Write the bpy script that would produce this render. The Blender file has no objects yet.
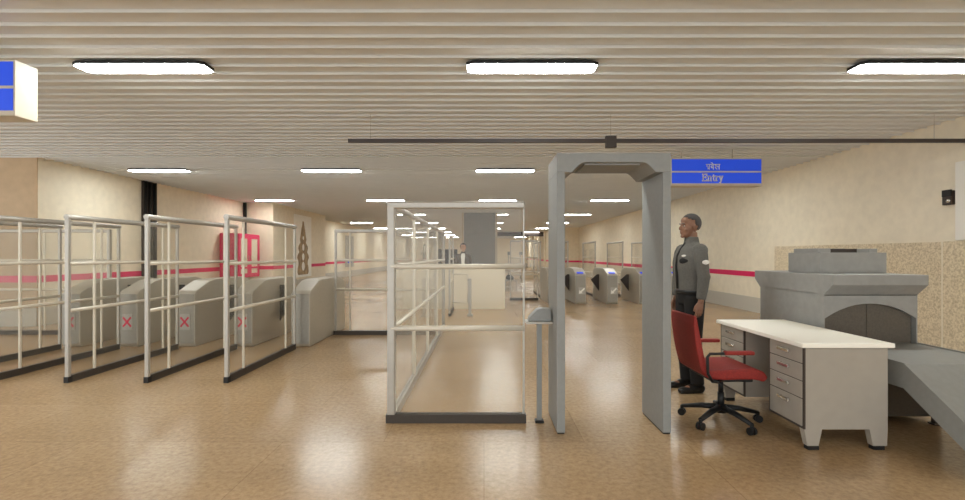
import bpy, bmesh, math, random
from mathutils import Vector, Matrix
random.seed(7)
S = bpy.context.scene
C = S.collection
PI = math.pi

# ------------------------------------------------------------------ camera, world, exposure
cam_d = bpy.data.cameras.new('camera'); cam = bpy.data.objects.new('camera', cam_d); C.objects.link(cam)
cam.location = (0, 0, 1.40); cam.rotation_euler = (PI/2, 0, 0)
cam_d.sensor_width = 36.0; cam_d.lens = 36.0*482.0/965.0
cam_d.shift_x = -1.5/965.0; cam_d.shift_y = 4.5/965.0
cam_d.clip_end = 200
S.camera = cam
w = bpy.data.worlds.new('world'); S.world = w; w.use_nodes = True
w.node_tree.nodes['Background'].inputs[0].default_value = (.95, 1, 1.03, 1)
w.node_tree.nodes['Background'].inputs[1].default_value = 1.3
S.view_settings.view_transform = 'Standard'; S.view_settings.look = 'None'
S.view_settings.gamma = 1; S.view_settings.use_curve_mapping = False
S.view_settings.exposure = 1.12
S.cycles.max_bounces = 12; S.cycles.diffuse_bounces = 8; S.cycles.transparent_max_bounces = 40
LAMP = 23.0

# ------------------------------------------------------------------ materials
def srgb(r, g, b):
    f = lambda c: (c/255/12.92) if c/255 <= .04045 else ((c/255+.055)/1.055)**2.4
    return (f(r), f(g), f(b), 1)
def mat(name, col, rough=.5, metal=0, noise=0, scale=8, bump=0, spec=.5, emit=0):
    m = bpy.data.materials.new(name); m.use_nodes = True
    nt = m.node_tree; b = nt.nodes['Principled BSDF']
    b.inputs['Base Color'].default_value = col
    b.inputs['Roughness'].default_value = rough; b.inputs['Metallic'].default_value = metal
    b.inputs['Specular IOR Level'].default_value = spec
    if emit:
        b.inputs['Emission Color'].default_value = col; b.inputs['Emission Strength'].default_value = emit
    if noise or bump:
        tc = nt.nodes.new('ShaderNodeTexCoord'); n = nt.nodes.new('ShaderNodeTexNoise')
        n.inputs['Scale'].default_value = scale; n.inputs['Detail'].default_value = 6
        nt.links.new(tc.outputs['Object'], n.inputs['Vector'])
        if noise:
            r = nt.nodes.new('ShaderNodeValToRGB')
            r.color_ramp.elements[0].position = .3; r.color_ramp.elements[1].position = .7
            r.color_ramp.elements[0].color = tuple(c*(1-noise) for c in col[:3])+(1,)
            r.color_ramp.elements[1].color = tuple(min(1, c*(1+noise)) for c in col[:3])+(1,)
            nt.links.new(n.outputs['Fac'], r.inputs['Fac']); nt.links.new(r.outputs['Color'], b.inputs['Base Color'])
        if bump:
            bp = nt.nodes.new('ShaderNodeBump'); bp.inputs['Strength'].default_value = bump; bp.inputs['Distance'].default_value = .01
            nt.links.new(n.outputs['Fac'], bp.inputs['Height']); nt.links.new(bp.outputs['Normal'], b.inputs['Normal'])
    return m
M = {}
M['wall'] = mat('cream_wall', srgb(234, 224, 202), .6, noise=.05, scale=6)
M['tan'] = mat('tan_wall', srgb(192, 165, 130), .6, noise=.06, scale=6)
M['base'] = mat('baseboard_stone', srgb(196, 192, 182), .4)
M['stripe'] = mat('magenta_stripe', srgb(222, 3, 92), .45)
M['cross'] = mat('crimson_mark', srgb(205, 0, 64), .5)
M['ceiling'] = mat('ceiling_slat', srgb(222, 222, 218), .45, noise=.02, scale=3)
M['ceiling_back'] = mat('ceiling_void', srgb(120, 112, 100), .8)
M['black'] = mat('black_plastic', srgb(12, 11, 11), .55)
M['darkmetal'] = mat('dark_brown_metal', srgb(58, 48, 42), .5)
M['steel'] = mat('satin_steel', srgb(178, 173, 164), .38, metal=.35, noise=.04, scale=20)
M['rail'] = mat('pale_rail', srgb(214, 206, 190), .35, metal=.1)
M['kick'] = mat('dark_kick_rail', srgb(62, 54, 47), .6, noise=.1, scale=30)
M['cabinet'] = mat('turnstile_steel', srgb(186, 180, 167), .4, metal=.25, noise=.05, scale=40)
M['cabinet_front'] = mat('turnstile_end_steel', srgb(150, 146, 137), .4, metal=.3, noise=.05, scale=40)
M['detector'] = mat('detector_grey', srgb(138, 139, 136), .5, noise=.04, scale=30)
M['scanner'] = mat('scanner_grey', srgb(148, 147, 143), .5, noise=.06, scale=14)
M['curtain'] = mat('curtain_rubber', srgb(92, 84, 74), .7, noise=.12, scale=60)
M['conveyor'] = mat('conveyor_grey', srgb(132, 131, 126), .5, noise=.05, scale=25)
M['desk'] = mat('desk_grey_enamel', srgb(162, 154, 142), .45, noise=.03, scale=12)
M['desk_top'] = mat('desk_cream_top', srgb(250, 245, 232), .4)
M['chrome'] = mat('chrome', srgb(215, 212, 205), .2, metal=.9)
M['red'] = mat('red_fabric', srgb(138, 36, 28), .7, noise=.18, scale=90)
M['white'] = mat('white_plate', srgb(235, 232, 224), .5)
M['signbox'] = mat('sign_cream_box', srgb(204, 194, 174), .5, noise=.05, scale=10)
M['blue'] = mat('sign_blue', srgb(30, 78, 226), .5, emit=.14)
M['plate'] = mat('grey_plate', srgb(172, 168, 160), .45)
M['blue_lit'] = mat('display_blue', srgb(30, 70, 235), .4, emit=.15)
M['granite'] = mat('granite', srgb(190, 172, 142), .3)
M['granite_near'] = M['granite']
M['pillar'] = mat('grey_pillar', srgb(134, 132, 126), .6, noise=.12, scale=12)
M['counter'] = mat('counter_laminate', srgb(222, 212, 190), .5, noise=.06, scale=30)
M['cloth_grey'] = mat('grey_jacket', srgb(95, 92, 86), .85, noise=.1, scale=60)
M['cloth_brown'] = mat('brown_jacket', srgb(92, 80, 68), .85, noise=.1, scale=60)
M['cloth_black'] = mat('black_trousers', srgb(24, 22, 21), .9, noise=.15, scale=80)
M['skin_dark'] = mat('dark_skin', srgb(132, 94, 72), .5)
M['hand_dark'] = M['skin_dark']
M['skin_light'] = mat('light_skin', srgb(190, 146, 116), .5)
M['hair'] = mat('cropped_grey_hair', srgb(74, 70, 68), .9, noise=.2, scale=200)
M['hair_dark'] = mat('dark_hair', srgb(46, 38, 33), .8)
M['shoe'] = mat('black_shoe', srgb(18, 17, 17), .3)
M['poster'] = mat('poster_paper', srgb(252, 250, 243), .6, noise=.03, scale=4)
M['ink'] = mat('poster_brown_ink', srgb(166, 142, 108), .6, noise=.4, scale=5)
M['ink_blue'] = mat('poster_blue_ink', srgb(186, 182, 172), .6, noise=.2, scale=6)
def lamp_mat():
    m = bpy.data.materials.new('lamp_diffuser'); m.use_nodes = True; nt = m.node_tree
    e = nt.nodes.new('ShaderNodeEmission'); e.inputs[0].default_value = (.96, 1, .98, 1); e.inputs[1].default_value = LAMP
    nt.links.new(e.outputs[0], nt.nodes['Material Output'].inputs[0]); return m
M['lamp'] = lamp_mat()
def glass_mat(name, white, tint):
    m = bpy.data.materials.new(name); m.use_nodes = True; nt = m.node_tree
    t = nt.nodes.new('ShaderNodeBsdfTransparent'); t.inputs[0].default_value = (*tint, 1)
    d = nt.nodes.new('ShaderNodeBsdfDiffuse'); d.inputs[0].default_value = (.8, .77, .7, 1)
    g = nt.nodes.new('ShaderNodeBsdfGlossy'); g.inputs['Roughness'].default_value = .03
    lw = nt.nodes.new('ShaderNodeLayerWeight'); lw.inputs[0].default_value = .5
    pw = nt.nodes.new('ShaderNodeMath'); pw.operation = 'POWER'; pw.inputs[1].default_value = 5; nt.links.new(lw.outputs['Facing'], pw.inputs[0])
    f = nt.nodes.new('ShaderNodeMath'); f.operation = 'MULTIPLY_ADD'; f.inputs[1].default_value = .4; f.inputs[2].default_value = .015; nt.links.new(pw.outputs[0], f.inputs[0])
    a = nt.nodes.new('ShaderNodeMixShader'); a.inputs[0].default_value = white
    nt.links.new(t.outputs[0], a.inputs[1]); nt.links.new(d.outputs[0], a.inputs[2])
    b = nt.nodes.new('ShaderNodeMixShader')
    nt.links.new(f.outputs[0], b.inputs[0]); nt.links.new(a.outputs[0], b.inputs[1]); nt.links.new(g.outputs[0], b.inputs[2])
    nt.links.new(b.outputs[0], nt.nodes['Material Output'].inputs[0]); return m
M['glass'] = glass_mat('clear_glass', .035, (.97, .965, .95))
def granite_mat():
    m = M['granite']; nt = m.node_tree; b = nt.nodes['Principled BSDF']
    tc = nt.nodes.new('ShaderNodeTexCoord'); v = nt.nodes.new('ShaderNodeTexNoise'); v.inputs['Scale'].default_value = 38; v.inputs['Detail'].default_value = 5
    r = nt.nodes.new('ShaderNodeValToRGB'); e = r.color_ramp.elements
    e[0].position = .36; e[0].color = srgb(190, 174, 146); e[1].position = .62; e[1].color = srgb(228, 214, 186)
    k = e.new(.48); k.color = srgb(212, 196, 166)
    nt.links.new(tc.outputs['Object'], v.inputs['Vector']); nt.links.new(v.outputs['Fac'], r.inputs[0]); nt.links.new(r.outputs[0], b.inputs['Base Color'])
granite_mat()
def floor_mat():
    m = bpy.data.materials.new('brown_stone_floor'); m.use_nodes = True; nt = m.node_tree; b = nt.nodes['Principled BSDF']
    L = nt.links.new; N = nt.nodes.new
    tc = N('ShaderNodeTexCoord')
    br = N('ShaderNodeTexBrick'); br.inputs['Scale'].default_value = 1; br.offset = 0.5; br.offset_frequency = 2
    br.inputs['Brick Width'].default_value = 1.5; br.inputs['Row Height'].default_value = .9; br.inputs['Mortar Size'].default_value = .003
    br.inputs['Color1'].default_value = srgb(186, 158, 122); br.inputs['Color2'].default_value = srgb(179, 151, 115); br.inputs['Mortar'].default_value = srgb(164, 137, 104)
    n = N('ShaderNodeTexNoise'); n.inputs['Scale'].default_value = 26; n.inputs['Detail'].default_value = 8; n.inputs['Roughness'].default_value = .7
    r = N('ShaderNodeValToRGB'); r.color_ramp.elements[0].position = .35; r.color_ramp.elements[0].color = (.74, .71, .67, 1)
    r.color_ramp.elements[1].position = .68; r.color_ramp.elements[1].color = (1.1, 1.08, 1.05, 1)
    n2 = N('ShaderNodeTexNoise'); n2.inputs['Scale'].default_value = 1.1; n2.inputs['Detail'].default_value = 5
    r2 = N('ShaderNodeValToRGB'); r2.color_ramp.elements[0].position = .3; r2.color_ramp.elements[0].color = (.88, .86, .84, 1)
    r2.color_ramp.elements[1].position = .7; r2.color_ramp.elements[1].color = (1.04, 1.04, 1.04, 1)
    L(tc.outputs['Object'], br.inputs['Vector']); L(tc.outputs['Object'], n.inputs['Vector']); L(tc.outputs['Object'], n2.inputs['Vector'])
    x = N('ShaderNodeMixRGB'); x.blend_type = 'MULTIPLY'; x.inputs[0].default_value = 1
    y = N('ShaderNodeMixRGB'); y.blend_type = 'MULTIPLY'; y.inputs[0].default_value = 1
    L(n.outputs['Fac'], r.inputs[0]); L(n2.outputs['Fac'], r2.inputs[0])
    L(br.outputs['Color'], x.inputs[1]); L(r.outputs[0], x.inputs[2]); L(x.outputs[0], y.inputs[1]); L(r2.outputs[0], y.inputs[2])
    L(y.outputs[0], b.inputs['Base Color'])
    b.inputs['Roughness'].default_value = .235; b.inputs['Specular IOR Level'].default_value = .75
    bp = N('ShaderNodeBump'); bp.inputs['Strength'].default_value = .02; bp.inputs['Distance'].default_value = .01
    L(n.outputs['Fac'], bp.inputs['Height']); L(bp.outputs['Normal'], b.inputs['Normal'])
    return m
M['floor'] = floor_mat()

# ------------------------------------------------------------------ helpers
class MB:
    """collects shapes (given in the coordinates of the thing) and links them as one mesh object"""
    def __init__(s): s.bm = bmesh.new()
    def box(s, x0, x1, y0, y1, z0, z1, bev=0):
        b = bmesh.new(); bmesh.ops.create_cube(b, size=1)
        for v in b.verts: v.co = Vector(((x0+x1)/2+v.co.x*(x1-x0), (y0+y1)/2+v.co.y*(y1-y0), (z0+z1)/2+v.co.z*(z1-z0)))
        if bev: bmesh.ops.bevel(b, geom=b.edges[:], offset=bev, segments=2, profile=.5, affect='EDGES')
        s.merge(b); return s
    def merge(s, b, mtx=None):
        if mtx: b.transform(mtx)
        me = bpy.data.meshes.new('tmp'); b.to_mesh(me); b.free(); s.bm.from_mesh(me); bpy.data.meshes.remove(me)
    def chain(s, pts, rad, n=14, ref=(1, 0, 0), smooth=True):
        """tube along pts; rad = r or (a along ref, b across)"""
        P = [Vector(p) for p in pts]; rings = []
        for i, p in enumerate(P):
            t = (P[min(i+1, len(P)-1)]-P[max(i-1, 0)]).normalized()
            r = rad[i] if isinstance(rad, (list,)) else rad
            a, b2 = r if isinstance(r, tuple) else (r, r)
            u = Vector(ref); u = (u-t*u.dot(t))
            if u.length < .05: u = Vector((0, 1, 0)); u = u-t*u.dot(t)
            u.normalize(); v = t.cross(u)
            rings.append([s.bm.verts.new(p+u*math.cos(2*PI*k/n)*a+v*math.sin(2*PI*k/n)*b2) for k in range(n)])
        for i in range(len(rings)-1):
            for k in range(n):
                f = s.bm.faces.new((rings[i][k], rings[i][(k+1) % n], rings[i+1][(k+1) % n], rings[i+1][k])); f.smooth = smooth
        s.bm.faces.new(rings[0][::-1]); s.bm.faces.new(rings[-1]); return s
    def ell(s, c, r, rot=None, seg=20):
        b = bmesh.new(); bmesh.ops.create_uvsphere(b, u_segments=seg, v_segments=max(8, seg*2//3), radius=1)
        m = Matrix.Translation(Vector(c)) @ (rot.to_4x4() if rot else Matrix.Identity(4)) @ Matrix.Diagonal((*r, 1))
        for f in b.faces: f.smooth = True
        s.merge(b, m); return s
    def prism(s, poly, axis, a, b_):
        """extrude a 2D polygon along axis from a to b_. axis x: (y,z); y: (x,z); z: (x,y)"""
        def p3(q, t): return {'x': (t, q[0], q[1]), 'y': (q[0], t, q[1]), 'z': (q[0], q[1], t)}[axis]
        A = [s.bm.verts.new(p3(q, a)) for q in poly]; B = [s.bm.verts.new(p3(q, b_)) for q in poly]; n = len(poly)
        s.bm.faces.new(A); s.bm.faces.new(B[::-1])
        for k in range(n): s.bm.faces.new((A[k], B[k], B[(k+1) % n], A[(k+1) % n]))
        return s
    def build(s, name, m, parent=None, loc=None, bevel=0):
        bmesh.ops.recalc_face_normals(s.bm, faces=s.bm.faces[:])
        me = bpy.data.meshes.new(name); s.bm.to_mesh(me); s.bm.free(); me.materials.append(m)
        o = bpy.data.objects.new(name, me); C.objects.link(o)
        if parent: o.parent = parent
        if loc: o.location = loc
        if bevel:
            bv = o.modifiers.new('bevel', 'BEVEL'); bv.width = bevel; bv.segments = 2; bv.limit_method = 'ANGLE'
        return o
def tag(o, label, cat, group=None, kind=None):
    o['label'] = label; o['category'] = cat
    if group: o['group'] = group
    if kind: o['kind'] = kind
    return o
def thing(name, label, cat, loc=(0, 0, 0), rz=0, group=None):
    o = bpy.data.objects.new(name, None); C.objects.link(o); o.empty_display_size = .1
    o.location = loc; o.rotation_euler = (0, 0, rz); return tag(o, label, cat, group)
def kids(o): return [c for c in KIDS if c.parent == o]
def dup(o, loc=None, label=None, parent=None, rz=None, group=None):
    c = o.copy(); C.objects.link(c)
    if parent: c.parent = parent
    if loc is not None: c.location = loc
    if rz is not None: c.rotation_euler = (0, 0, rz)
    if label: c['label'] = label
    if group: c['group'] = group
    for ch in [k for k in bpy.data.objects if k.parent == o]: dup(ch, parent=c)
    return c
def struct(mb, name, m, bevel=0):
    o = mb.build(name, m, bevel=bevel); o['kind'] = 'structure'; return o

# ------------------------------------------------------------------ setting
CZ = 3.30; XL = -8.70; XR = 6.60; YB = -6.0; YE = 56.0
struct(MB().box(-14, 7, YB, YE, -.1, 0), 'floor', M['floor'])
# ceiling of sawtooth slats running across the hall
cb = MB(); p = .215; y = -6.0
y = 3.74-.215*45
while y < YE:
    cb.prism([(y, CZ-.022), (y+.009, CZ-.022), (y+.014, CZ+.010), (y+p-.006, CZ+.004), (y+p-.006, CZ+.04), (y, CZ+.04)], 'x', -14, XR)
    y += p
struct(cb, 'ceiling', M['ceiling'])
struct(MB().box(-14, 7, YB, YE, CZ+.06, CZ+.16), 'ceiling_deck', M['ceiling_back'])
struct(MB().box(XR, XR+.2, YB, 33.5, 0, CZ+.06), 'wall_right', M['wall'])
struct(MB().box(5.0, XR+.2, 33.5, 33.7, 0, CZ+.06), 'wall_right_return', M['wall'])
struct(MB().box(5.0, 5.2, 33.7, YE, 0, CZ+.06), 'wall_right_far', M['wall'])
struct(MB().box(-14, XL, 9.38, 9.4, 0, CZ+.06), 'wall_left_return', M['tan'])
struct(MB().box(XL-.2, XL, 9.4, YE, 0, CZ+.06), 'wall_left', M['wall'])
struct(MB().box(XL, -7.7, 17.6, 23.4, 0, CZ+.02), 'wall_left_pier', M['wall'])
struct(MB().box(-14, 7, YE, YE+.2, 0, CZ+.06), 'wall_back', M['wall'])
struct(MB().box(.9, 5.0, 40, 40.5, 2.92, CZ-.03), 'trim_1', M['darkmetal'])
# painted stripe and skirting
sz0, sz1 = .855, .985
st = MB(); st.box(XR-.004, XR, 9, 33.5, sz0, sz1).box(4.996, 5.0, 33.7, YE, sz0, sz1).box(5.0, XR, 33.496, 33.5, sz0, sz1)
struct(st, 'trim_2', M['stripe'])
st = MB(); st.box(-14, XL, 9.376, 9.38, sz0, sz1).box(XL, XL+.004, 9.4, 17.6, sz0, sz1).box(XL, -7.7, 17.596, 17.6, sz0, sz1).box(-7.7, -7.696, 17.6, 23.4, sz0, sz1).box(XL, XL+.004, 23.4, 40, sz0, sz1)
struct(st, 'trim_3', M['stripe'])
struct(MB().box(XR-.012, XR, 10.9, 33.5, 0, .36).box(5.0, XR, 33.488, 33.5, 0, .36).box(4.988, 5.0, 33.7, YE, 0, .36), 'baseboard_right', M['base'])
struct(MB().box(-14, XL, 9.368, 9.38, 0, .36).box(XL, XL+.012, 9.4, 17.6, 0, .36).box(XL, -7.7, 17.588, 17.6, 0, .36).box(-7.7, -7.688, 17.6, 23.4, 0, .36).box(XL, XL+.012, 23.4, YE, 0, .36), 'baseboard_left', M['base'])
struct(MB().box(XL, 5, YE-.012, YE, 0, .36), 'baseboard_back', M['base'])
# granite cladding beside the scanner
struct(MB().box(XR-.03, XR, 6.89, 10.9, 0, 1.58), 'trim_4', M['granite'])
struct(MB().box(XR-.06, XR, YB+.01, 6.87, 0, 1.585), 'trim_5', M['granite'])
struct(MB().box(XR-.065, XR-.03, 6.87, 6.89, 0, 1.585), 'trim_6', M['wall'])
struct(MB().box(XR-.05, XR, 3.0, 6.70, 1.60, 2.68), 'trim_7', M['white'])
# pilasters on the far right wall and doorways in the end wall
pl = MB()
for k in range(6): pl.box(4.86, 5.0, 35.5+k*3.4, 35.9+k*3.4, 0, CZ-.03)
struct(pl, 'trim_8', M['wall'])
for k, (x0, x1, z1) in enumerate([(-7.1, -6.6, 2.6), (-5.5, -4.9, 2.0), (-4.6, -3.1, 2.0)]):
    struct(MB().box(x0, x1, YE-.05, YE-.001, 0, z1), 'door_%d' % (k+1), M['darkmetal'])
# grey square pillar behind the counter
struct(MB().box(-.90, .50, 21.62, 22.2, 0, CZ-.025), 'pillar', M['pillar'])
struct(MB().box(-.99, -.90, 21.6, 22.22, 0, CZ-.025).box(.50, .60, 21.6, 22.22, 0, CZ-.025), 'trim_9', M['signbox'])

# ------------------------------------------------------------------ ceiling lights
def lamp_poly(L, W, c):
    return [(-L+c*1.6, -W), (L-c*1.6, -W), (L, -W+c), (L, W-c), (L-c*1.6, W), (-L+c*1.6, W), (-L, W-c), (-L, -W+c)]
ROWS = ['nearest', 'second', 'third', 'fourth', 'fifth', 'sixth', 'seventh', 'eighth', 'ninth']
lamp0 = None
cols = [(-7.18, 'left'), (-3.37, 'centre-left'), (.47, 'centre-right'), (4.31, 'right')]
def make_lamp():
    t = thing('ceiling_light', '', 'ceiling light', group='linear ceiling lights')
    MB().prism(lamp_poly(.645, .125, .04), 'z', 0, .030).build('housing', M['black'], t)
    d = MB().prism(lamp_poly(.635, .118, .038), 'z', -.006, -.0005).build('diffuser', M['lamp'], t); d['label'] = 'glowing white diffuser'
    return t
for k in range(-1, 9):
    for x, cn in cols:
        Y = 4.785+5.87*k
        if x == -7.18 and k == 3: continue
        if x == 4.31 and Y > 33 and k > 5: x = 3.9
        where = 'behind the viewpoint' if k < 0 else 'in the %s row from the camera' % ROWS[k]
        lab = 'black-edged linear ceiling light, %s column, %s' % (cn, where)
        loc = (x, Y, CZ-.052)
        if lamp0 is None: lamp0 = make_lamp(); lamp0.location = loc; lamp0['label'] = lab
        else: dup(lamp0, loc, lab)

# ------------------------------------------------------------------ glass fences
FH = 1.81
def post(t, x, y, r, z1=FH, z0=0.0, m='steel', name='post'):
    return MB().box(x-r, x+r, y-r, y+r, z0, z1, bev=r*.35).build(name, M[m], t)
def run_y(t, x, y0, y1, inner, thick=.021):
    """glass screen in a plane of constant x, from y0 to y1 (local)"""
    post(t, x, y0+thick, thick); post(t, x, y1-thick, thick*.85)
    for yy in inner: post(t, x, yy, .012, z1=FH-.03, z0=.06, m='rail', name='mullion')
    MB().chain([(x, y0, FH), (x, y1, FH)], .03, n=12).build('top_rail', M['steel'], t)
    for z in (1.30, .785): MB().chain([(x+.012, y0+.03, z), (x+.012, y1-.03, z)], .02, n=10).build('rail', M['rail'], t)
    MB().box(x-.024, x+.024, y0+.05, y1-.03, 0, .075).build('kick_rail', M['kick'], t)
    MB().box(x-.025, x+.025, y0-.006, y0+.05, 0, .065).build('post_shoe', M['black'], t)
    g = [y0+.03]+list(inner)+[y1-.03]
    for a, b in zip(g, g[1:]): MB().box(x-.005, x+.005, a+.015, b-.015, .07, FH-.03).build('glass_pane', M['glass'], t)
def run_x(t, y, x0, x1, inner, thick=.028, rt=None, kick='kick'):
    if x0 is not None: post(t, x0+thick, y, thick)
    post(t, x1-(rt or thick), y, rt or thick)
    for xx in inner: post(t, xx, y, .012, z1=FH-.03, z0=.06, m='rail', name='mullion')
    MB().box(x0-.0, x1, y-.03, y+.03, FH-.028, FH+.03, bev=.012).build('top_rail', M['steel'], t)
    for z in (1.30, .785): MB().chain([(x0+.03, y-.012, z), (x1-.01, y-.012, z)], .022, n=10, ref=(0, 0, 1)).build('rail', M['rail'], t)
    MB().box(x0-.01, x1+.01, y-.035, y+.035, 0, .07).build('kick_rail', M[kick], t)
    g = [x0+.03]+list(inner)+[x1-.02]
    for a, b in zip(g, g[1:]): MB().box(a+.01, b-.01, y-.005, y+.005, .07, FH-.03).build('glass_pane', M['glass'], t)

LX = [-2.81-.87*k for k in range(5)]
labs = ['glass lane fence in front of the rightmost turnstile of the left bank',
        'glass lane fence in front of the X-marked turnstile nearest the rightmost left fence',
        'middle glass lane fence of the left bank, third from the right',
        'glass lane fence cut by the left picture edge, beside the third fence',
        'farthest left glass lane fence, mostly cut off by the picture edge']
f0 = thing('glass_fence', labs[0], 'glass fence', (LX[0], 5.25, 0), 0, 'left bank glass lane fences')
run_y(f0, 0, 0, 1.92, [.38, 1.58])
for k in range(1, 5): dup(f0, (LX[k], 5.25, 0), labs[k])

# corner barrier in the middle of the hall
t = thing('glass_corner_barrier', 'large L-shaped glass barrier with grey metal posts standing in the middle of the hall', 'glass barrier', (-.775, 4.03, 0))
run_x(t, 0, -.03, 1.115, [], thick=.032, rt=.008)
y0, y1 = .06, 5.2
MB().chain([(0, 0, FH), (0, y1, FH)], .03, n=12).build('top_rail', M['steel'], t)
for z in (1.30, .785): MB().chain([(.015, .03, z), (.015, y1-.02, z)], .02, n=10).build('rail', M['rail'], t)
MB().box(-.028, .028, .05, y1, 0, .07).build('kick_rail', M['steel'], t)
ys = [.03, 1.3, 2.6, 3.9, y1]
for q in ys[1:4]: post(t, 0, q, .018, z1=FH-.02, m='rail')
post(t, 0, y1-.02, .028)
for a, b in zip(ys, ys[1:]): MB().box(-.005, .005, a+.02, b-.02, .07, FH-.03).build('glass_pane', M['glass'], t)

t = thing('glass_fence', 'wide glass fence standing crosswise between the left turnstiles and the L-shaped barrier', 'glass fence', (-2.60, 8.42, 0))
run_x(t, 0, -.01, 1.76, [.26], thick=.02)
t = thing('glass_fence', 'glass fence standing crosswise at far left in front of the tan wall', 'glass fence', (-9.9, 8.45, 0))
run_x(t, 0, 0, 3.36, [1.1, 2.2], thick=.028)
t = thing('glass_fence', 'glass fence panel leading towards the counter beyond the L-shaped barrier', 'glass fence', (-.78, 10.9, 0))
run_y(t, 0, 0, 1.3, [])

# swing gate
t = thing('swing_gate', 'low steel swing gate with a hinged leaf in front of the cream counter', 'gate', (-.32, 10.95, 0))
MB().box(-.035, .035, -.035, .035, 0, .86, bev=.01).build('post', M['steel'], t)
MB().box(-.06, .06, -.06, .06, 0, .05).build('foot', M['steel'], t)
MB().chain([(-.05, 0, .95), (-.4, .15, .95)], .013, ref=(0, 0, 1)).chain([(-.05, 0, .30), (-.4, .15, .30)], .013, ref=(0, 0, 1)).chain([(-.05, 0, .29), (-.05, 0, .96)], .012).chain([(-.4, .15, .29), (-.4, .15, .96)], .012).build('gate_leaf', M['rail'], t)
MB().box(-.055, -.03, -.015, .015, .36, .4).box(-.055, -.03, -.015, .015, .8, .84).build('hinge', M['steel'], t)
t = thing('barrier_post', 'short steel post standing behind the glass left of the swing gate', 'post', (-1.35, 10.8, 0))
MB().box(-.035, .035, -.035, .035, 0, .86, bev=.01).build('post', M['steel'], t)
MB().box(-.06, .06, -.06, .06, 0, .05).build('foot', M['steel'], t)

# ------------------------------------------------------------------ turnstiles
def strokes(mb, segs, wd, o, u, v, nrm, depth):
    """thick 2D line segments on a plane with origin o, axes u, v, pushed out along nrm"""
    o, u, v, nrm = Vector(o), Vector(u), Vector(v), Vector(nrm)
    for s in segs:
        ww = s[4] if len(s) > 4 else wd
        a = Vector((s[0], s[1])); b = Vector((s[2], s[3])); d = (b-a).normalized(); n = Vector((-d.y, d.x))*ww/2; e = d*ww*.3
        q = [a-e+n, b+e+n, b+e-n, a-e-n]
        F = [mb.bm.verts.new(o+u*p.x+v*p.y+nrm*depth) for p in q]; B = [mb.bm.verts.new(o+u*p.x+v*p.y) for p in q]
        mb.bm.faces.new(F); mb.bm.faces.new(B[::-1])
        for k in range(4): mb.bm.faces.new((F[k], B[k], B[(k+1) % 4], F[(k+1) % 4]))
    return mb
def make_gate(kind, label, loc, group):
    """turnstile cabinet; near end at local y=0, 1.85 long"""
    t = thing('turnstile', label, 'turnstile', loc, 0, group)
    h = .14 if kind in ('left', 'plain') else .15
    prof = [(.03, 0), (.0, .06), (0, .80), (.05, .85), (.42, .985), (.55, 1.0), (1.5, 1.0), (1.78, .93), (1.85, .86), (1.85, 0)]
    MB().prism(prof, 'x', -h, h).build('body', M['cabinet'], t, bevel=.012)
    MB().box(-h+.012, h-.012, -.006, .004, .05, .80).build('end_panel', M['cabinet_front'], t)
    if kind == 'left':
        pl_ = MB().box(-.075, .075, -.016, -.006, .26, .50).build('sign_plate', M['plate'], t)
        strokes(MB(), [(-.055, -.065, .055, .065), (-.055, .065, .055, -.065)], .026, (-.005, -.016, .38), (1, 0, 0), (0, 0, 1), (0, -1, 0), .003).build('cross_mark', M['cross'], pl_)
    if kind in ('right', 'open'):
        pl_ = MB().box(-.06, .11, -.016, -.006, .28, .47).build('sign_plate', M['plate'], t)
        a = strokes(MB(), [(.07, .07, -.02, -.02)], .042, (.025, -.016, .37), (1, 0, 0), (0, 0, 1), (0, -1, 0), .003)
        a.prism([(-.055, .295), (.05, .31), (-.04, .40)], 'y', -.019, -.016).build('arrow_mark', M['white'], pl_)
        MB().prism([(.06, .856), (.16, .892), (.16, .906), (.06, .872)], 'x', -.09, .09).build('display', M['blue_lit'], t)
    if kind in ('left', 'right'):
        if kind == 'right': MB().prism([(-h, .30), (-h-.25, .64), (-h-.06, .80), (-h, .80)], 'y', .98, 1.02).build('flap', M['darkmetal'], t)
        else: MB().prism([(h, .26), (h+.09, .40), (h+.09, .88), (h, .88)], 'y', .98, 1.02).build('flap', M['black'], t)
    return t
gl = ['grey steel turnstile at the right end of the left bank, plain end without a mark',
      'grey turnstile, red cross half hidden by a post, next to the plain one',
      'grey steel turnstile with a clear red cross, middle of the left bank',
      'grey steel turnstile with a red cross, second from the left end of the left bank',
      'grey turnstile at the far left end of the left bank, cross hidden behind a post']
make_gate('plain', gl[0], (LX[0]+.03, 7.3, 0), 'left bank turnstiles')
t1 = make_gate('left', gl[1], (LX[1]+.03, 7.3, 0), 'left bank turnstiles')
for k in (2, 3, 4): dup(t1, (LX[k]+.03, 7.3, 0), gl[k])
RX = [1.83, 2.73, 3.63, 4.53, 5.43]
gr = ['turnstile with white arrow at left end of the right bank, left of the detector',
      'white-arrow turnstile seen inside the detector arch, leftmost there',
      'white-arrow turnstile seen inside the detector arch, in the middle',
      'turnstile seen inside the detector arch, partly behind its right leg',
      'white-arrow turnstile at the right end of the right bank, behind the guard']
make_gate('open', gr[0], (RX[0]+.12, 13.6, 0), 'right bank turnstiles')
r0 = make_gate('right', gr[1], (RX[1], 13.6, 0), 'right bank turnstiles')
for k in range(2, 5): dup(r0, (RX[k], 13.6, 0), gr[k])
fr = ['glass fence behind the leftmost turnstile of the right bank',
      'glass fence behind the leftmost turnstile inside the detector arch',
      'glass fence behind the middle turnstile inside the detector arch',
      'glass fence behind the turnstile next to the detector\'s right leg',
      'glass fence behind the right bank turnstile beside the guard']
g0 = thing('glass_fence', fr[0], 'glass fence', (RX[0]+.02, 15.8, 0), 0, 'right bank glass lane fences')
run_y(g0, 0, 0, 2.0, [])
for k in range(1, 5): dup(g0, (RX[k]+.02, 15.8, 0), fr[k])
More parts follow.
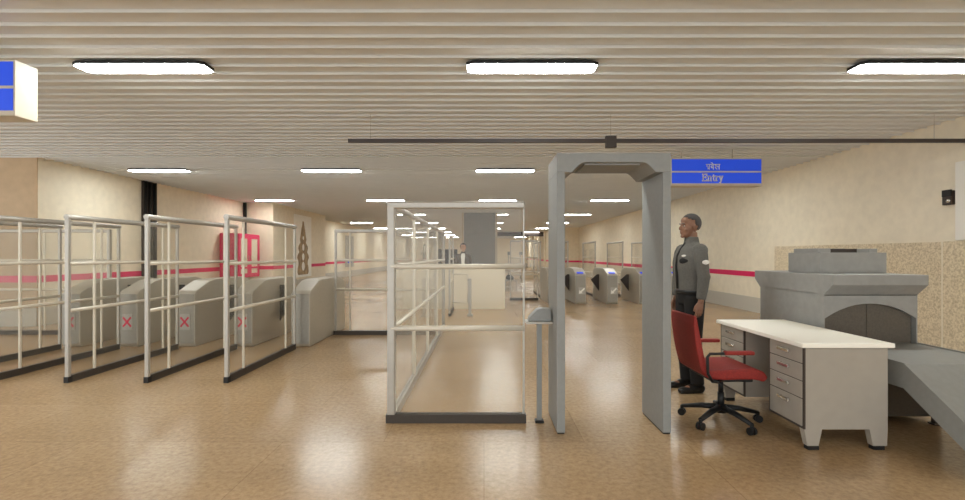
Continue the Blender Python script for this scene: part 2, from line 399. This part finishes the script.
t = thing('glass_fence', 'small glass fence standing crosswise right of the cream counter', 'glass fence', (.80, 14.8, 0))
run_x(t, 0, 0, .86, [], thick=.015)

# ------------------------------------------------------------------ walk-through metal detector
t = thing('metal_detector', 'grey walk-through metal detector arch standing in front of the guard', 'metal detector', (1.012, 4.0, 0))
def arc(cx, cz, r, a0, a1, n=6, sz=1): return [(cx+r*math.cos(a0+(a1-a0)*i/n), cz+sz*r*math.sin(a0+(a1-a0)*i/n)) for i in range(n+1)]
xo, xi, zt, zo, zn = .444, .381, 2.19, 2.118, 2.04
for s in (-1, 1):
    a, b = sorted((s*xi, s*xo))
    MB().box(a, b, -.25, .25, .012, 2.04, bev=.004).build('side_panel', M['detector'], t)
    MB().box(a+.005, b-.005, -.24, .24, 0, .012).build('foot', M['black'], t)
def curve_side(s):
    P = [(xi, zn), (xi-.045, zn)]
    for i in range(7):
        u = i/6; P.append((xi-.055-.105*u, zn+(zo-zn)*math.sin(u*PI/2)))
    P = P[1:]
    return [(s*a, b) for a, b in P]
R = curve_side(1); L = curve_side(-1)[::-1]
poly = [(-xo, zn), (-xo, zt), (xo, zt), (xo, zn)]+R+L
MB().prism(poly, 'y', -.25, .25).build('header', M['detector'], t, bevel=.004)
MB().prism([(-.22, zo-.012), (.22, zo-.012), (.22, zo), (-.22, zo)], 'y', -.2, .2).build('header_lining', M['detector'], t)
# pedestal reader
t = thing('card_reader_post', 'slim grey pedestal with a hooded card reader beside the detector\'s left leg', 'card reader', (.462, 4.03, 0))
MB().box(-.02, .02, -.02, .02, .02, .835, bev=.004).build('post', M['detector'], t)
MB().box(-.035, .035, -.035, .035, 0, .02).build('foot', M['black'], t)
MB().box(-.115, .105, -.07, .09, .828, .845, bev=.004).build('tray', M['steel'], t)
MB().prism([(-.095, .845), (-.085, .88), (-.02, .945), (.02, .955), (.085, .95), (.095, .935), (.10, .845)], 'y', -.05, .07).build('reader_head', M['detector'], t, bevel=.008)

# ------------------------------------------------------------------ desk
t = thing('office_desk', 'grey metal office desk with cream top and two drawer pedestals right of the red chair', 'desk', (2.59, 4.055, 0))
hx, hy = .30, .605
MB().box(-hx-.03, hx+.03, -hy-.03, hy+.03, .735, .768, bev=.006).build('desktop', M['desk_top'], t)
dz = [(.618, .728), (.492, .612), (.366, .486), (.165, .360)]
for s, y0, y1 in ((-1, -hy, -hy+.42), (1, hy-.42, hy)):
    pd = MB().box(-hx+.012, hx, y0, y1, .148, .735).build('pedestal', M['desk'], t)
    for z0, z1 in dz:
        d = MB().box(-hx-.004, -hx+.012, y0+.016, y1-.016, z0, z1, bev=.003).build('drawer', M['desk'], t)
        c = (y0+y1)/2; zc = z1-.045
        MB().box(-hx-.028, -hx-.016, c-.07, c+.07, zc-.012, zc+.014, bev=.004).box(-hx-.018, -hx-.004, c-.05, c-.038, zc-.006, zc+.012).box(-hx-.018, -hx-.004, c+.038, c+.05, zc-.006, zc+.012).build('handle', M['chrome'], d)
    MB().box(-hx, -hx+.012, y0, y1, .148, .735).build('drawer_frame', M['darkmetal'], t)
    for x in (-hx, hx-.13):
        yy = y0 if s < 0 else y1-.05
        b = bmesh.new()
        for (z, i) in ((.148, 0), (.03, .028)):
            for (px, py) in ((x+i*.9, yy), (x+.13-i*.9*(1 if x < 0 else .2), yy), (x+.13-i*.9*(1 if x < 0 else .2), yy+.05), (x+i*.9, yy+.05)): b.verts.new((px, py, z))
        b.verts.ensure_lookup_table(); V = b.verts
        b.faces.new(V[0:4]); b.faces.new(V[4:8][::-1])
        for k in range(4): b.faces.new((V[k], V[4+k], V[4+(k+1) % 4], V[(k+1) % 4]))
        mb = MB(); mb.merge(b); leg = mb.build('leg', M['desk'], t)
        MB().box(x+.03, x+.11, yy+.002, yy+.048, 0, .03).build('glide', M['black'], leg)
MB().box(hx-.02, hx, -hy+.42, hy-.42, .20, .735).build('modesty_panel', M['desk'], t)

# ------------------------------------------------------------------ red swivel chair, faces +x
t = thing('swivel_chair', 'red fabric swivel chair with black five-star base in front of the desk drawers', 'office chair', (1.98, 4.03, 0))
def sweep(pts, wy, th, edge=.0):
    """side profile (x,z) centre line with thickness th, extruded in y"""
    mb = MB(); P = [Vector((a, b)) for a, b in pts]; up, dn = [], []
    for i, p in enumerate(P):
        d = (P[min(i+1, len(P)-1)]-P[max(i-1, 0)]).normalized(); n = Vector((-d.y, d.x))
        tt = th[i] if isinstance(th, list) else th
        up.append(p+n*tt/2); dn.append(p-n*tt/2)
    mb.prism([tuple(q) for q in up+dn[::-1]], 'y', -wy, wy); return mb
back = [(-.315, .915), (-.31, .85), (-.295, .75), (-.28, .66), (-.265, .58), (-.25, .51), (-.235, .47)]
o = sweep(back, .235, [.022, .035, .045, .05, .05, .045, .04]).build('backrest', M['red'], t, bevel=.014)
seat = [(-.25, .475), (-.2, .452), (-.1, .448), (.05, .455), (.15, .455), (.21, .44), (.245, .41)]
sweep(seat, .24, [.04, .07, .08, .085, .085, .08, .05]).build('seat', M['red'], t, bevel=.018)
MB().box(-.17, .16, -.2, .2, .385, .41, bev=.008).build('seat_pan', M['black'], t)
for s in (-1, 1):
    y = s*.275
    MB().chain([(-.10, s*.2, .395), (-.13, s*.255, .395), (-.2, y, .41), (-.235, y, .47), (-.24, y, .60), (-.22, y, .625), (-.12, y, .628), (.1, y, .628)], .012, n=8).build('arm_bracket', M['black'], t)
    MB().box(-.11, .12, y-.026, y+.026, .618, .648, bev=.01).build('armrest', M['red'], t)
MB().chain([(0, 0, .13), (0, 0, .25)], .026).chain([(0, 0, .25), (0, 0, .36)], .020).chain([(0, 0, .355), (0, 0, .39)], .05).build('gas_column', M['black'], t)
MB().chain([(0, .05, .372), (.02, .19, .365)], .006, ref=(0, 0, 1)).build('lever', M['black'], t)
MB().chain([(0, 0, .085), (0, 0, .145)], .045).build('hub', M['black'], t)
for k in range(5):
    a = math.radians(-72*k); c, s = math.cos(a), math.sin(a)
    lg = MB().chain([(c*.03, s*.03, .125), (c*.15, s*.15, .115), (c*.31, s*.31, .08)], [(.026, .03), (.022, .026), (.015, .02)], ref=(0, 0, 1)).build('leg', M['black'], t)
    q = Vector((c*.31, s*.31, 0)); nn = Vector((-s, c, 0))
    MB().chain([q+nn*.006+Vector((0, 0, .03)), q+nn*.026+Vector((0, 0, .03))], .03, ref=(0, 0, 1)).chain([q-nn*.026+Vector((0, 0, .03)), q-nn*.006+Vector((0, 0, .03))], .03, ref=(0, 0, 1)).chain([q+Vector((0, 0, .04)), q+Vector((0, 0, .085))], .014).build('caster', M['black'], lg)

# ------------------------------------------------------------------ baggage scanner
t = thing('baggage_scanner', 'grey x-ray baggage scanner with arched curtained tunnel behind the desk', 'baggage scanner', (3.425, 4.27, 0))
a, b = -.415, .415
nf, bk = 0.0, .98
mb = MB().box(a, b, .08, bk, .05, .60).box(a, b, .08, bk, .60, 1.05)
mb.build('cabinet', M['scanner'], t)
# arch panel on the near end
arch = [(a, .60), (a, 1.045), (b, 1.045), (b, .60), (b-.01, .60), (b-.01, .835)]
for i in range(13):
    u = i/6-1; arch.append((-(b-.012)*u, .835+.13*(1-abs(u)**2.1)))
arch += [(a+.01, .835), (a+.01, .60)]
MB().prism(arch, 'y', 0, .08).build('tunnel_arch', M['scanner'], t)
for k in range(2):
    x0 = a+.012+k*.403
    MB().box(x0, x0+.399, .045, .055, .61, .975).build('curtain', M['curtain'], t)
# hood
hood = [(-.11, 1.136), (-.11, 1.223), (bk+.11, 1.223), (bk+.11, 1.136), (bk, 1.041), (0, 1.041)]
MB().prism(hood, 'x', a, b).build('hood', M['scanner'], t, bevel=.004)
MB().box(a+.005, b-.005, .0, .95, 1.036, 1.042).build('seam', M['darkmetal'], t)
# generator box on top
gx0, gx1 = -.288, .335
mb = MB().box(gx0, gx1, .23, .70, 1.223, 1.418, bev=.004); mb.build('generator_housing', M['scanner'], t)
MB().box(gx0+.03, gx0+.15, .3, .66, 1.418, 1.458, bev=.003).box(gx1-.11, gx1-.03, .3, .66, 1.418, 1.455, bev=.003).box(gx0+.15, gx1-.11, .6, .66, 1.418, 1.46).build('cable_cover', M['scanner'], t)
MB().box(gx0+.15, gx1-.11, .45, .6, 1.418, 1.455).build('vent_grille', M['darkmetal'], t)
# infeed conveyor: flat bed then ramp to the near side
cx0, cx1 = -.415, .415
side = [(.045, .62), (-.81, .62), (-1.70, .06), (-1.70, -.0), (-1.66, .0), (-1.60, .0), (-.81, .448), (.0, .448), (.0, .60), (.045, .60)]
side = [(.0, .612), (-.81, .612), (-1.50, .178), (-1.50, .03), (-.81, .445), (0, .445)]
MB().prism(side, 'x', cx0+.012, cx1-.012).build('conveyor_bed', M['conveyor'], t)
for x in (cx0, cx1-.014):
    MB().prism([(.0, .622), (-.81, .622), (-1.50, .188), (-1.50, .02), (-.81, .44), (0, .44)], 'x', x, x+.014).build('side_rail', M['conveyor'], t)
MB().box(a+.02, b-.02, -.25, .08, .05, .44).build('drive_housing', M['curtain'], t)
for (x, y) in ((a+.12, -.3), (b-.12, -.3), (a+.05, -1.40), (b-.05, -1.40)):
    zt = .44 if y > -.8 else .12
    MB().box(x-.02, x+.02, y-.02, y+.02, .012, zt).box(x-.035, x+.035, y-.035, y+.035, 0, .012).build('leg', M['darkmetal'], t)
for x in (a+.08, b-.08):
    for y in (.15, .9): MB().chain([(x, y, 0), (x, y, .055)], .03).build('caster', M['black'], t)

# ------------------------------------------------------------------ signs
def letters():
    E = [(0, 0, .0, 1), (0, 0, .55, 0), (0, 1, .55, 1), (0, .52, .4, .52), (.55, 0, .55, .2), (.55, 1, .55, .82), (.4, .42, .4, .62), (-.12, 0, .1, 0), (-.12, 1, .1, 1)]
    n = [(0, 0, 0, .68), (-.1, .68, 0, .68), (-.1, 0, .12, 0), (0, .55, .15, .68), (.15, .68, .3, .68), (.3, .68, .38, .55), (.38, .55, .38, 0), (.28, 0, .5, 0)]
    tt = [(.1, .9, .1, .1), (.1, .1, .2, 0), (.2, 0, .35, .05), (-.05, .68, .32, .68)]
    r = [(0, 0, 0, .68), (-.1, .68, 0, .68), (-.1, 0, .12, 0), (0, .5, .15, .66), (.15, .66, .3, .62)]
    yv = [(0, .68, .2, 0), (.42, .68, .12, -.3), (.12, -.3, -.02, -.28), (-.1, .68, .1, .68), (.32, .68, .5, .68)]
    out = []; x = 0
    for g, adv in ((E, .8), (n, .68), (tt, .52), (r, .52), (yv, .5)):
        out += [(a+x, b, c+x, d) for a, b, c, d in g]; x += adv
    return out, x
def hindi():
    # pa + ra-stroke, va with e-matra, sha ; headline across the top (y=1)
    s = [(-.05, 1, 2.85, 1)]
    s += [(.15, 1, .15, .55), (.15, .55, .35, .42), (.35, .42, .62, .5), (.62, 1, .62, 0), (.62, .3, .3, .08)]      # pra
    s += [(1.45, 1, 1.45, 0), (1.45, .65, 1.15, .72), (1.15, .72, .98, .5), (.98, .5, 1.15, .28), (1.15, .28, 1.45, .4), (1.45, 1, 1.15, 1.35), (1.15, 1.35, .98, 1.3)]  # ve
    s += [(1.85, .85, 2.15, .85), (2.15, .85, 2.2, .62), (2.2, .62, 1.85, .4), (1.85, .4, 2.2, .05), (1.95, .55, 2.6, .5), (2.65, 1, 2.65, 0)]  # sha
    return s, 2.8
def make_sign(label, loc, wide, text):
    t = thing('hanging_sign', label, 'sign', loc)
    H = .49
    MB().box(0, wide, 0, .22, 0, H, bev=.006).build('sign_box', M['signbox'], t)
    for z0, z1 in ((.045, .235), (.262, .47)):
        f = MB().box(.012, wide-.012, -.006, .001, z0, z1).build('blue_face', M['blue'], t)
        if text:
            seg, wdt = letters() if z0 < .2 else hindi()
            sc = .115 if z0 < .2 else .085
            ox = wide*.46-wdt*sc/2; oz = z0+(.045 if z0 < .2 else .03)
            seg = [(a*sc, b*sc, c*sc, d*sc) for a, b, c, d in seg]
            strokes(MB(), seg, .020 if z0 < .2 else .013, (ox, -.006, oz), (1, 0, 0), (0, 0, 1), (0, -1, 0), .003).build('lettering', M['white'], f)
    for x in (wide*.14, wide*.71) if text else (wide*.3, wide*.8):
        MB().chain([(x, .11, H), (x, .11, CZ-loc[2]-.02)], .008, n=8).build('hanger_rod', M['steel'], t)
    return t
make_sign('blue Entry sign with Hindi line above, hanging beside the detector', (3.30, 8.5, 2.61), 1.60, True)
make_sign('blue hanging sign cut by the upper left picture edge', (-4.09-1.6, 4.2, 2.61), 1.60, False)

# ceiling rail with small box
t = thing('ceiling_rail', 'long dark rail hanging across the hall under the slats', 'ceiling rail', (-1.83, 6.5, 2.93))
MB().box(0, 8.42, -.02, .02, -.022, .028).build('rail', M['darkmetal'], t)
MB().box(3.47, 3.61, -.035, .035, -.09, .065).build('junction_box', M['darkmetal'], t)
for x in (.3, 3.54, 7.9): MB().chain([(x, 0, .028), (x, 0, .36)], .003, n=6).build('wire', M['steel'], t)

# wall sensor
t = thing('wall_camera', 'small dark square device mounted high on the right wall', 'wall camera', (6.6, 6.80, 2.2))
MB().box(-.07, 0, -.055, .075, -.1, .1, bev=.008).build('housing', M['darkmetal'], t)
MB().box(-.09, -.06, -.07, .06, .015, .11, bev=.006).build('hood', M['black'], t)
MB().ell((-.07, -.02, -.045), (.02, .03, .03)).build('lens', M['chrome'], t)

# pipes on the left wall
t = thing('drain_pipes', 'three dark vertical pipes running down the left wall', 'pipe', (XL+.03, 12.2, 0))
MB().box(0, .05, 0, .46, .36, CZ-.03).build('backing_channel', M['darkmetal'], t)
for q in (.05, .22, .40): MB().chain([(.07, q, .0), (.07, q, CZ-.04)], .045, n=12).build('pipe', M['black'], t)
o = MB().chain([(XL+.07, 17.4, 0), (XL+.07, 17.4, CZ-.03)], .06, n=12).build('wall_pipe', M['black'])
tag(o, 'single thin dark pipe in the corner beside the magenta cabinet', 'pipe')

# magenta hose cabinet
t = thing('hose_cabinet', 'magenta fire hose cabinet with glazed doors on the left wall', 'cabinet', (XL+.03, 15.8, .62))
W, D, H = .60, 1.5, 1.48
MB().box(0, W, 0, D, 0, H, bev=.006).build('cabinet_body', M['stripe'], t)
for k in range(2):
    y0 = .02+k*.735; y1 = y0+.725
    mb = MB().box(W, W+.025, y0, y0+.13, .02, H-.02).box(W, W+.025, y1-.13, y1, .02, H-.02).box(W, W+.025, y0+.13, y1-.13, .02, .14).box(W, W+.025, y0+.13, y1-.13, H-.16, H-.02).box(W, W+.025, y0+.13, y1-.13, .30, .36)
    d = mb.build('door', M['stripe'], t)
    MB().box(W+.002, W+.01, y0+.13, y1-.13, .14, H-.16).build('door_pane', M['counter'], d)
    MB().box(W+.025, W+.04, (y1-.1 if k == 0 else y0+.05), (y1-.07 if k == 0 else y0+.08), .6, .75).build('handle', M['chrome'], d)

# posters on the left wall
t = thing('poster', 'tall cream poster with a brown ornamental figure on the left wall pier', 'poster', (-7.7, 19.5, .45))
MB().box(.001, .02, 0, 1.95, 0, 2.6).build('sheet', M['poster'], t)
prof = [(0, .36), (.1, .42), (.3, .40), (.45, .34), (.6, .36), (.7, .44), (.8, .42), (.95, .30), (1.1, .36), (1.2, .34), (1.35, .2), (1.5, .24), (1.7, .18), (1.9, .14), (2.1, .07), (2.25, .05)]
pts = [(.97+w_*1.5, .1+z) for z, w_ in prof]+[(.97-w_*1.5, .1+z) for z, w_ in prof[::-1]]
MB().prism(pts, 'x', .02, .024).build('artwork', M['ink'], t)
mb = MB()
for z, r1 in ((.35, .16), (.75, .13), (1.15, .12), (1.55, .07)):
    mb.prism([(.97+r1*math.cos(q*PI/6), .1+z+r1*1.2*math.sin(q*PI/6)) for q in range(12)], 'x', .024, .027)
mb.build('artwork_highlight', M['poster'], t)
t = thing('poster', 'narrow bluish-grey poster farther along the left wall', 'poster', (XL, 30.2, .6))
MB().box(.001, .02, 0, 1.9, 0, 2.0).build('sheet', M['ink_blue'], t)
MB().box(.02, .024, .5, 1.3, .25, .5).build('artwork', M['blue'], t)

# ------------------------------------------------------------------ service counter and far things
t = thing('service_counter', 'long cream service counter with a staff member behind it', 'counter', (-.86, 12.7, 0))
MB().box(-1.40, 1.40, -.3, .25, .0, 1.10).build('counter_body', M['counter'], t)
MB().box(-1.43, 1.43, -.33, .28, 1.10, 1.135, bev=.006).build('countertop', M['desk_top'], t)
t = thing('low_partition', 'low cream partition wall crossing the floor far behind the right fences', 'partition', (3.0, 28, 0))
MB().box(-1.9, 1.6, 0, .12, 0, .36).build('panel', M['counter'], t)
MB().box(-1.92, 1.62, -.02, .14, .36, .40).build('cap', M['base'], t)
t = thing('equipment_stand', 'small grey stand carrying a black device right of the cream counter', 'stand', (1.06, 19.0, 0))
MB().box(-.25, .25, -.2, .2, .36, .40).build('shelf', M['detector'], t)
for x in (-.22, .22):
    for y in (-.17, .17): MB().box(x-.015, x+.015, y-.015, y+.015, 0, .36).build('leg', M['detector'], t)
t = thing('black_bag', 'black bag lying on the small grey stand', 'bag', (1.0, 19.0, .40))
MB().ell((0, 0, .10), (.15, .1, .10)).ell((.1, 0, .07), (.08, .09, .07)).build('bag_body', M['black'], t)
MB().chain([(-.06, 0, .18), (-.04, 0, .25), (.04, 0, .25), (.06, 0, .18)], .01, n=8).build('handle', M['black'], t)
for k, (x, y, lb) in enumerate(((1.05, 20.5, 'slim steel pole with grey fittings, the left of two behind the black bag'), (1.62, 21.5, 'slim steel pole with grey fittings, the right of two behind the black bag'))):
    t = thing('equipment_pole', lb, 'pole', (x, y, 0), 0, 'poles behind the black bag')
    MB().chain([(0, 0, .02), (0, 0, 1.5)], .025, n=10).build('pole', M['steel'], t)
    MB().chain([(0, 0, 0), (0, 0, .025)], .12).build('foot', M['steel'], t)
    MB().box(-.05, .09, -.05, .05, 1.38, 1.52, bev=.01).build('head', M['detector'], t)
    MB().box(-.12, .14, -.1, .1, .98, 1.03).build('tray', M['rail'], t)

# ------------------------------------------------------------------ people
def fuse(mb, name, m, parent, voxel, smooth=6):
    o = mb.build(name, m)
    r = o.modifiers.new('remesh', 'REMESH'); r.mode = 'VOXEL'; r.voxel_size = voxel; r.use_smooth_shade = True
    s = o.modifiers.new('smooth', 'SMOOTH'); s.factor = .5; s.iterations = smooth
    dg = bpy.context.evaluated_depsgraph_get(); dg.update()
    me = bpy.data.meshes.new_from_object(o.evaluated_get(dg)); old = o.data
    o.modifiers.clear(); o.data = me; bpy.data.meshes.remove(old); me.name = name
    if not me.materials: me.materials.append(m)
    o.parent = parent; return o
def person(label, loc, rz, skin, hairm, jacket, trousers, sc=1.0, hair_long=False, uniform=True):
    t = thing('person', label, 'person', loc, rz); t.scale = (sc, sc, sc)
    b = MB()
    # head
    b.ell((-.012, 0, 1.735), (.098, .077, .093)).ell((.032, 0, 1.680), (.066, .063, .098)).ell((.048, 0, 1.622), (.048, .047, .036))
    b.ell((.085, 0, 1.600), (.020, .022, .018)).ell((.084, 0, 1.727), (.017, .048, .012)).ell((.05, 0, 1.76), (.045, .058, .045))
    b.chain([(.092, 0, 1.722), (.104, 0, 1.70), (.116, 0, 1.678)], [.008, .0105, .014], n=10).ell((.104, .013, 1.672), (.013, .010, .009)).ell((.104, -.013, 1.672), (.013, .010, .009))
    b.ell((.099, 0, 1.648), (.013, .025, .0075)).ell((.096, 0, 1.633), (.013, .022, .008))
    for s in (-1, 1):
        b.ell((-.008, s*.079, 1.690), (.019, .009, .032)).ell((-.002, s*.077, 1.668), (.011, .008, .014)).ell((.062, s*.042, 1.668), (.024, .016, .02))
    b.chain([(-.012, 0, 1.64), (-.02, 0, 1.56), (-.025, 0, 1.45)], [(.058, .056), (.056, .056), (.07, .075)])
    # trunk and limbs under the clothes
    b.chain([(-.01, 0, 1.49), (0, 0, 1.40), (0, 0, 1.2), (0, 0, 1.0), (0, 0, .92)], [(.08, .12), (.105, .155), (.10, .15), (.105, .155), (.09, .14)])
    for s in (-1, 1):
        b.ell((-.01, s*.155, 1.445), (.055, .06, .055))
        b.chain([(-.01, s*.165, 1.44), (-.004, s*.232, 1.17), (.025, s*.238, .93)], [.045, .036, .026])
        b.chain([(0, s*.09, .95), (.01, s*.10, .52), (-.03, s*.10, .09)], [.08, .056, .04])
        b.ell((.03, s*.105, .05), (.11, .035, .035))
        # hand: palm faces the thigh, thumb forward
        hx_, hy_ = .031, s*.238
        b.chain([(hx_-.004, hy_, .955), (hx_, hy_, .92), (hx_+.006, hy_, .88), (hx_+.008, hy_, .858)], [(.026, .020), (.034, .017), (.040, .015), (.038, .012)])
        for i, (dx, ln) in enumerate(((-.031, .062), (-.011, .075), (.010, .080), (.031, .072))):
            x = hx_+.008+dx
            b.chain([(x, hy_, .872), (x+.004, hy_-s*.003, .858-ln*.38), (x+.007, hy_-s*.014, .858-ln*.72), (x+.006, hy_-s*.030, .858-ln*.98)], [.0095, .0092, .0085, .007], n=10)
        b.chain([(hx_+.022, hy_, .925), (hx_+.045, hy_-s*.008, .895), (hx_+.054, hy_-s*.014, .868), (hx_+.055, hy_-s*.020, .845)], [.014, .012, .0105, .0085], n=10)
    body = fuse(b, 'body', skin, t, .0055, 3)
    # eyes
    for s in (-1, 1):
        e = MB().ell((.0845, s*.031, 1.706), (.009, .011, .0065)).build('eye', M['plate'], t)
        MB().ell((.0915, s*.032, 1.706), (.003, .0055, .0055)).build('iris', M['black'], e)
        MB().chain([(.098, s*.012, 1.728), (.098, s*.030, 1.733), (.088, s*.048, 1.727)], .0045, n=8, ref=(0, 0, 1)).build('eyebrow', hairm, t)
    # hair
    h = MB(); bm2 = bmesh.new(); bmesh.ops.create_uvsphere(bm2, u_segments=32, v_segments=20, radius=1)
    dele = [v for v in bm2.verts if (v.co.z < .05+(.62*max(0, v.co.x)) - (.85 if v.co.x < -.25 else (.5 if v.co.x < .1 else 0)))]
    bmesh.ops.delete(bm2, geom=dele, context='VERTS')
    k = 1.012 if not hair_long else 1.13
    for f in bm2.faces: f.smooth = True
    bm2.transform(Matrix.Translation((-.012, 0, 1.738)) @ Matrix.Diagonal((.101*k, .079*k, .096*k, 1)))
    h.merge(bm2); ho = h.build('hair', hairm, t); sm = ho.modifiers.new('solid', 'SOLIDIFY'); sm.thickness = .008; sm.offset = 0
    # jacket
    j = MB()
    j.chain([(0, 0, 1.02), (0, 0, 1.05), (.0, 0, 1.15), (.012, 0, 1.28), (.012, 0, 1.38), (-.002, 0, 1.45), (-.015, 0, 1.505)],
            [(.128, .172), (.135, .18), (.135, .182), (.140, .188), (.136, .188), (.112, .165), (.080, .095)], n=28)
    for s in (-1, 1):
        j.ell((-.012, s*.160, 1.455), (.078, .075, .068))
        j.chain([(-.004, s*.18, 1.44), (.004, s*.222, 1.32), (-.004, s*.243, 1.18), (.012, s*.243, 1.06), (.025, s*.240, .965)], [(.072, .064), (.066, .058), (.060, .052), (.054, .047), (.046, .042)], n=18)
        j.ell((-.010, s*.245, 1.19), (.058, .052, .05))
    j.chain([(-.015, 0, 1.49), (-.016, 0, 1.595)], [(.084, .088), (.066, .064)], n=20)
    j.ell((-.02, 0, 1.49), (.085, .14, .055))
    fuse(j, 'jacket', jacket, t, .009, 5)
    MB().chain([(0, 0, 1.012), (0, 0, 1.045)], [(.132, .186), (.137, .192)], n=28).build('belt', M['black'], t)
    # placket, pocket and badges
    pm = M['cloth_black'] if uniform else M['white']
    wdt = .016 if uniform else .05
    MB().chain([(.052, 0, 1.535), (.098, 0, 1.47), (.138, 0, 1.40), (.152, 0, 1.30), (.150, 0, 1.2), (.140, 0, 1.06)], [(.010, wdt), (.012, wdt*1.3), (.012, wdt*1.2), (.012, wdt), (.010, wdt), (.010, wdt)], n=10).build('shirt_front' if not uniform else 'placket', pm, t)
    if uniform:
        MB().ell((.118, .098, 1.345), (.014, .058, .034), Matrix.Rotation(math.radians(32), 3, 'Z')).build('pocket_flap', M['cloth_black'], t)
        MB().ell((.122, .094, 1.397), (.008, .026, .012), Matrix.Rotation(math.radians(32), 3, 'Z')).build('name_badge', M['white'], t)
        MB().ell((.004, .290, 1.335), (.040, .007, .022), Matrix.Rotation(math.radians(-10), 3, 'X')).build('sleeve_patch', M['white'], t)
        for s in (-1, 1): MB().box(-.035, .02, s*.13-.035, s*.13+.035, 1.492, 1.502, bev=.004).build('epaulette', M['cloth_black'], t)
    # trousers
    q = MB().chain([(0, 0, 1.045), (0, 0, .98), (0, 0, .90)], [(.118, .165), (.122, .172), (.105, .165)], n=24)
    for s in (-1, 1):
        q.chain([(0, s*.085, .98), (.006, s*.09, .80), (.014, s*.098, .52), (-.005, s*.10, .30), (-.022, s*.10, .085)], [(.108, .09), (.096, .085), (.078, .068), (.07, .062), (.068, .060)], n=18)
    fuse(q, 'trousers', trousers, t, .010, 4)
    for s in (-1, 1):
        z = MB().ell((-.045, s*.103, .045), (.055, .038, .05)).ell((.02, s*.105, .05), (.09, .04, .045)).ell((.11, s*.108, .034), (.085, .044, .034)).chain([(-.07, s*.105, .012), (.0, s*.105, .012), (.12, s*.11, .012), (.18, s*.11, .012)], [(.012, .03), (.012, .036), (.012, .043), (.012, .03)], ref=(0, 0, 1))
        fuse(z, 'shoe', M['shoe'], t, .007, 3)
    return t
person('standing security guard in grey jacket and black trousers facing the detector', (2.13, 4.98, 0), math.radians(180+7), M['skin_dark'], M['hair'], M['cloth_grey'], M['cloth_black'], .992)
person('staff member in brown jacket and white shirt standing behind the cream counter', (-.575, 13.3, 0), math.radians(-90), M['skin_light'], M['hair_dark'], M['cloth_brown'], M['cloth_black'], .93, True, False)
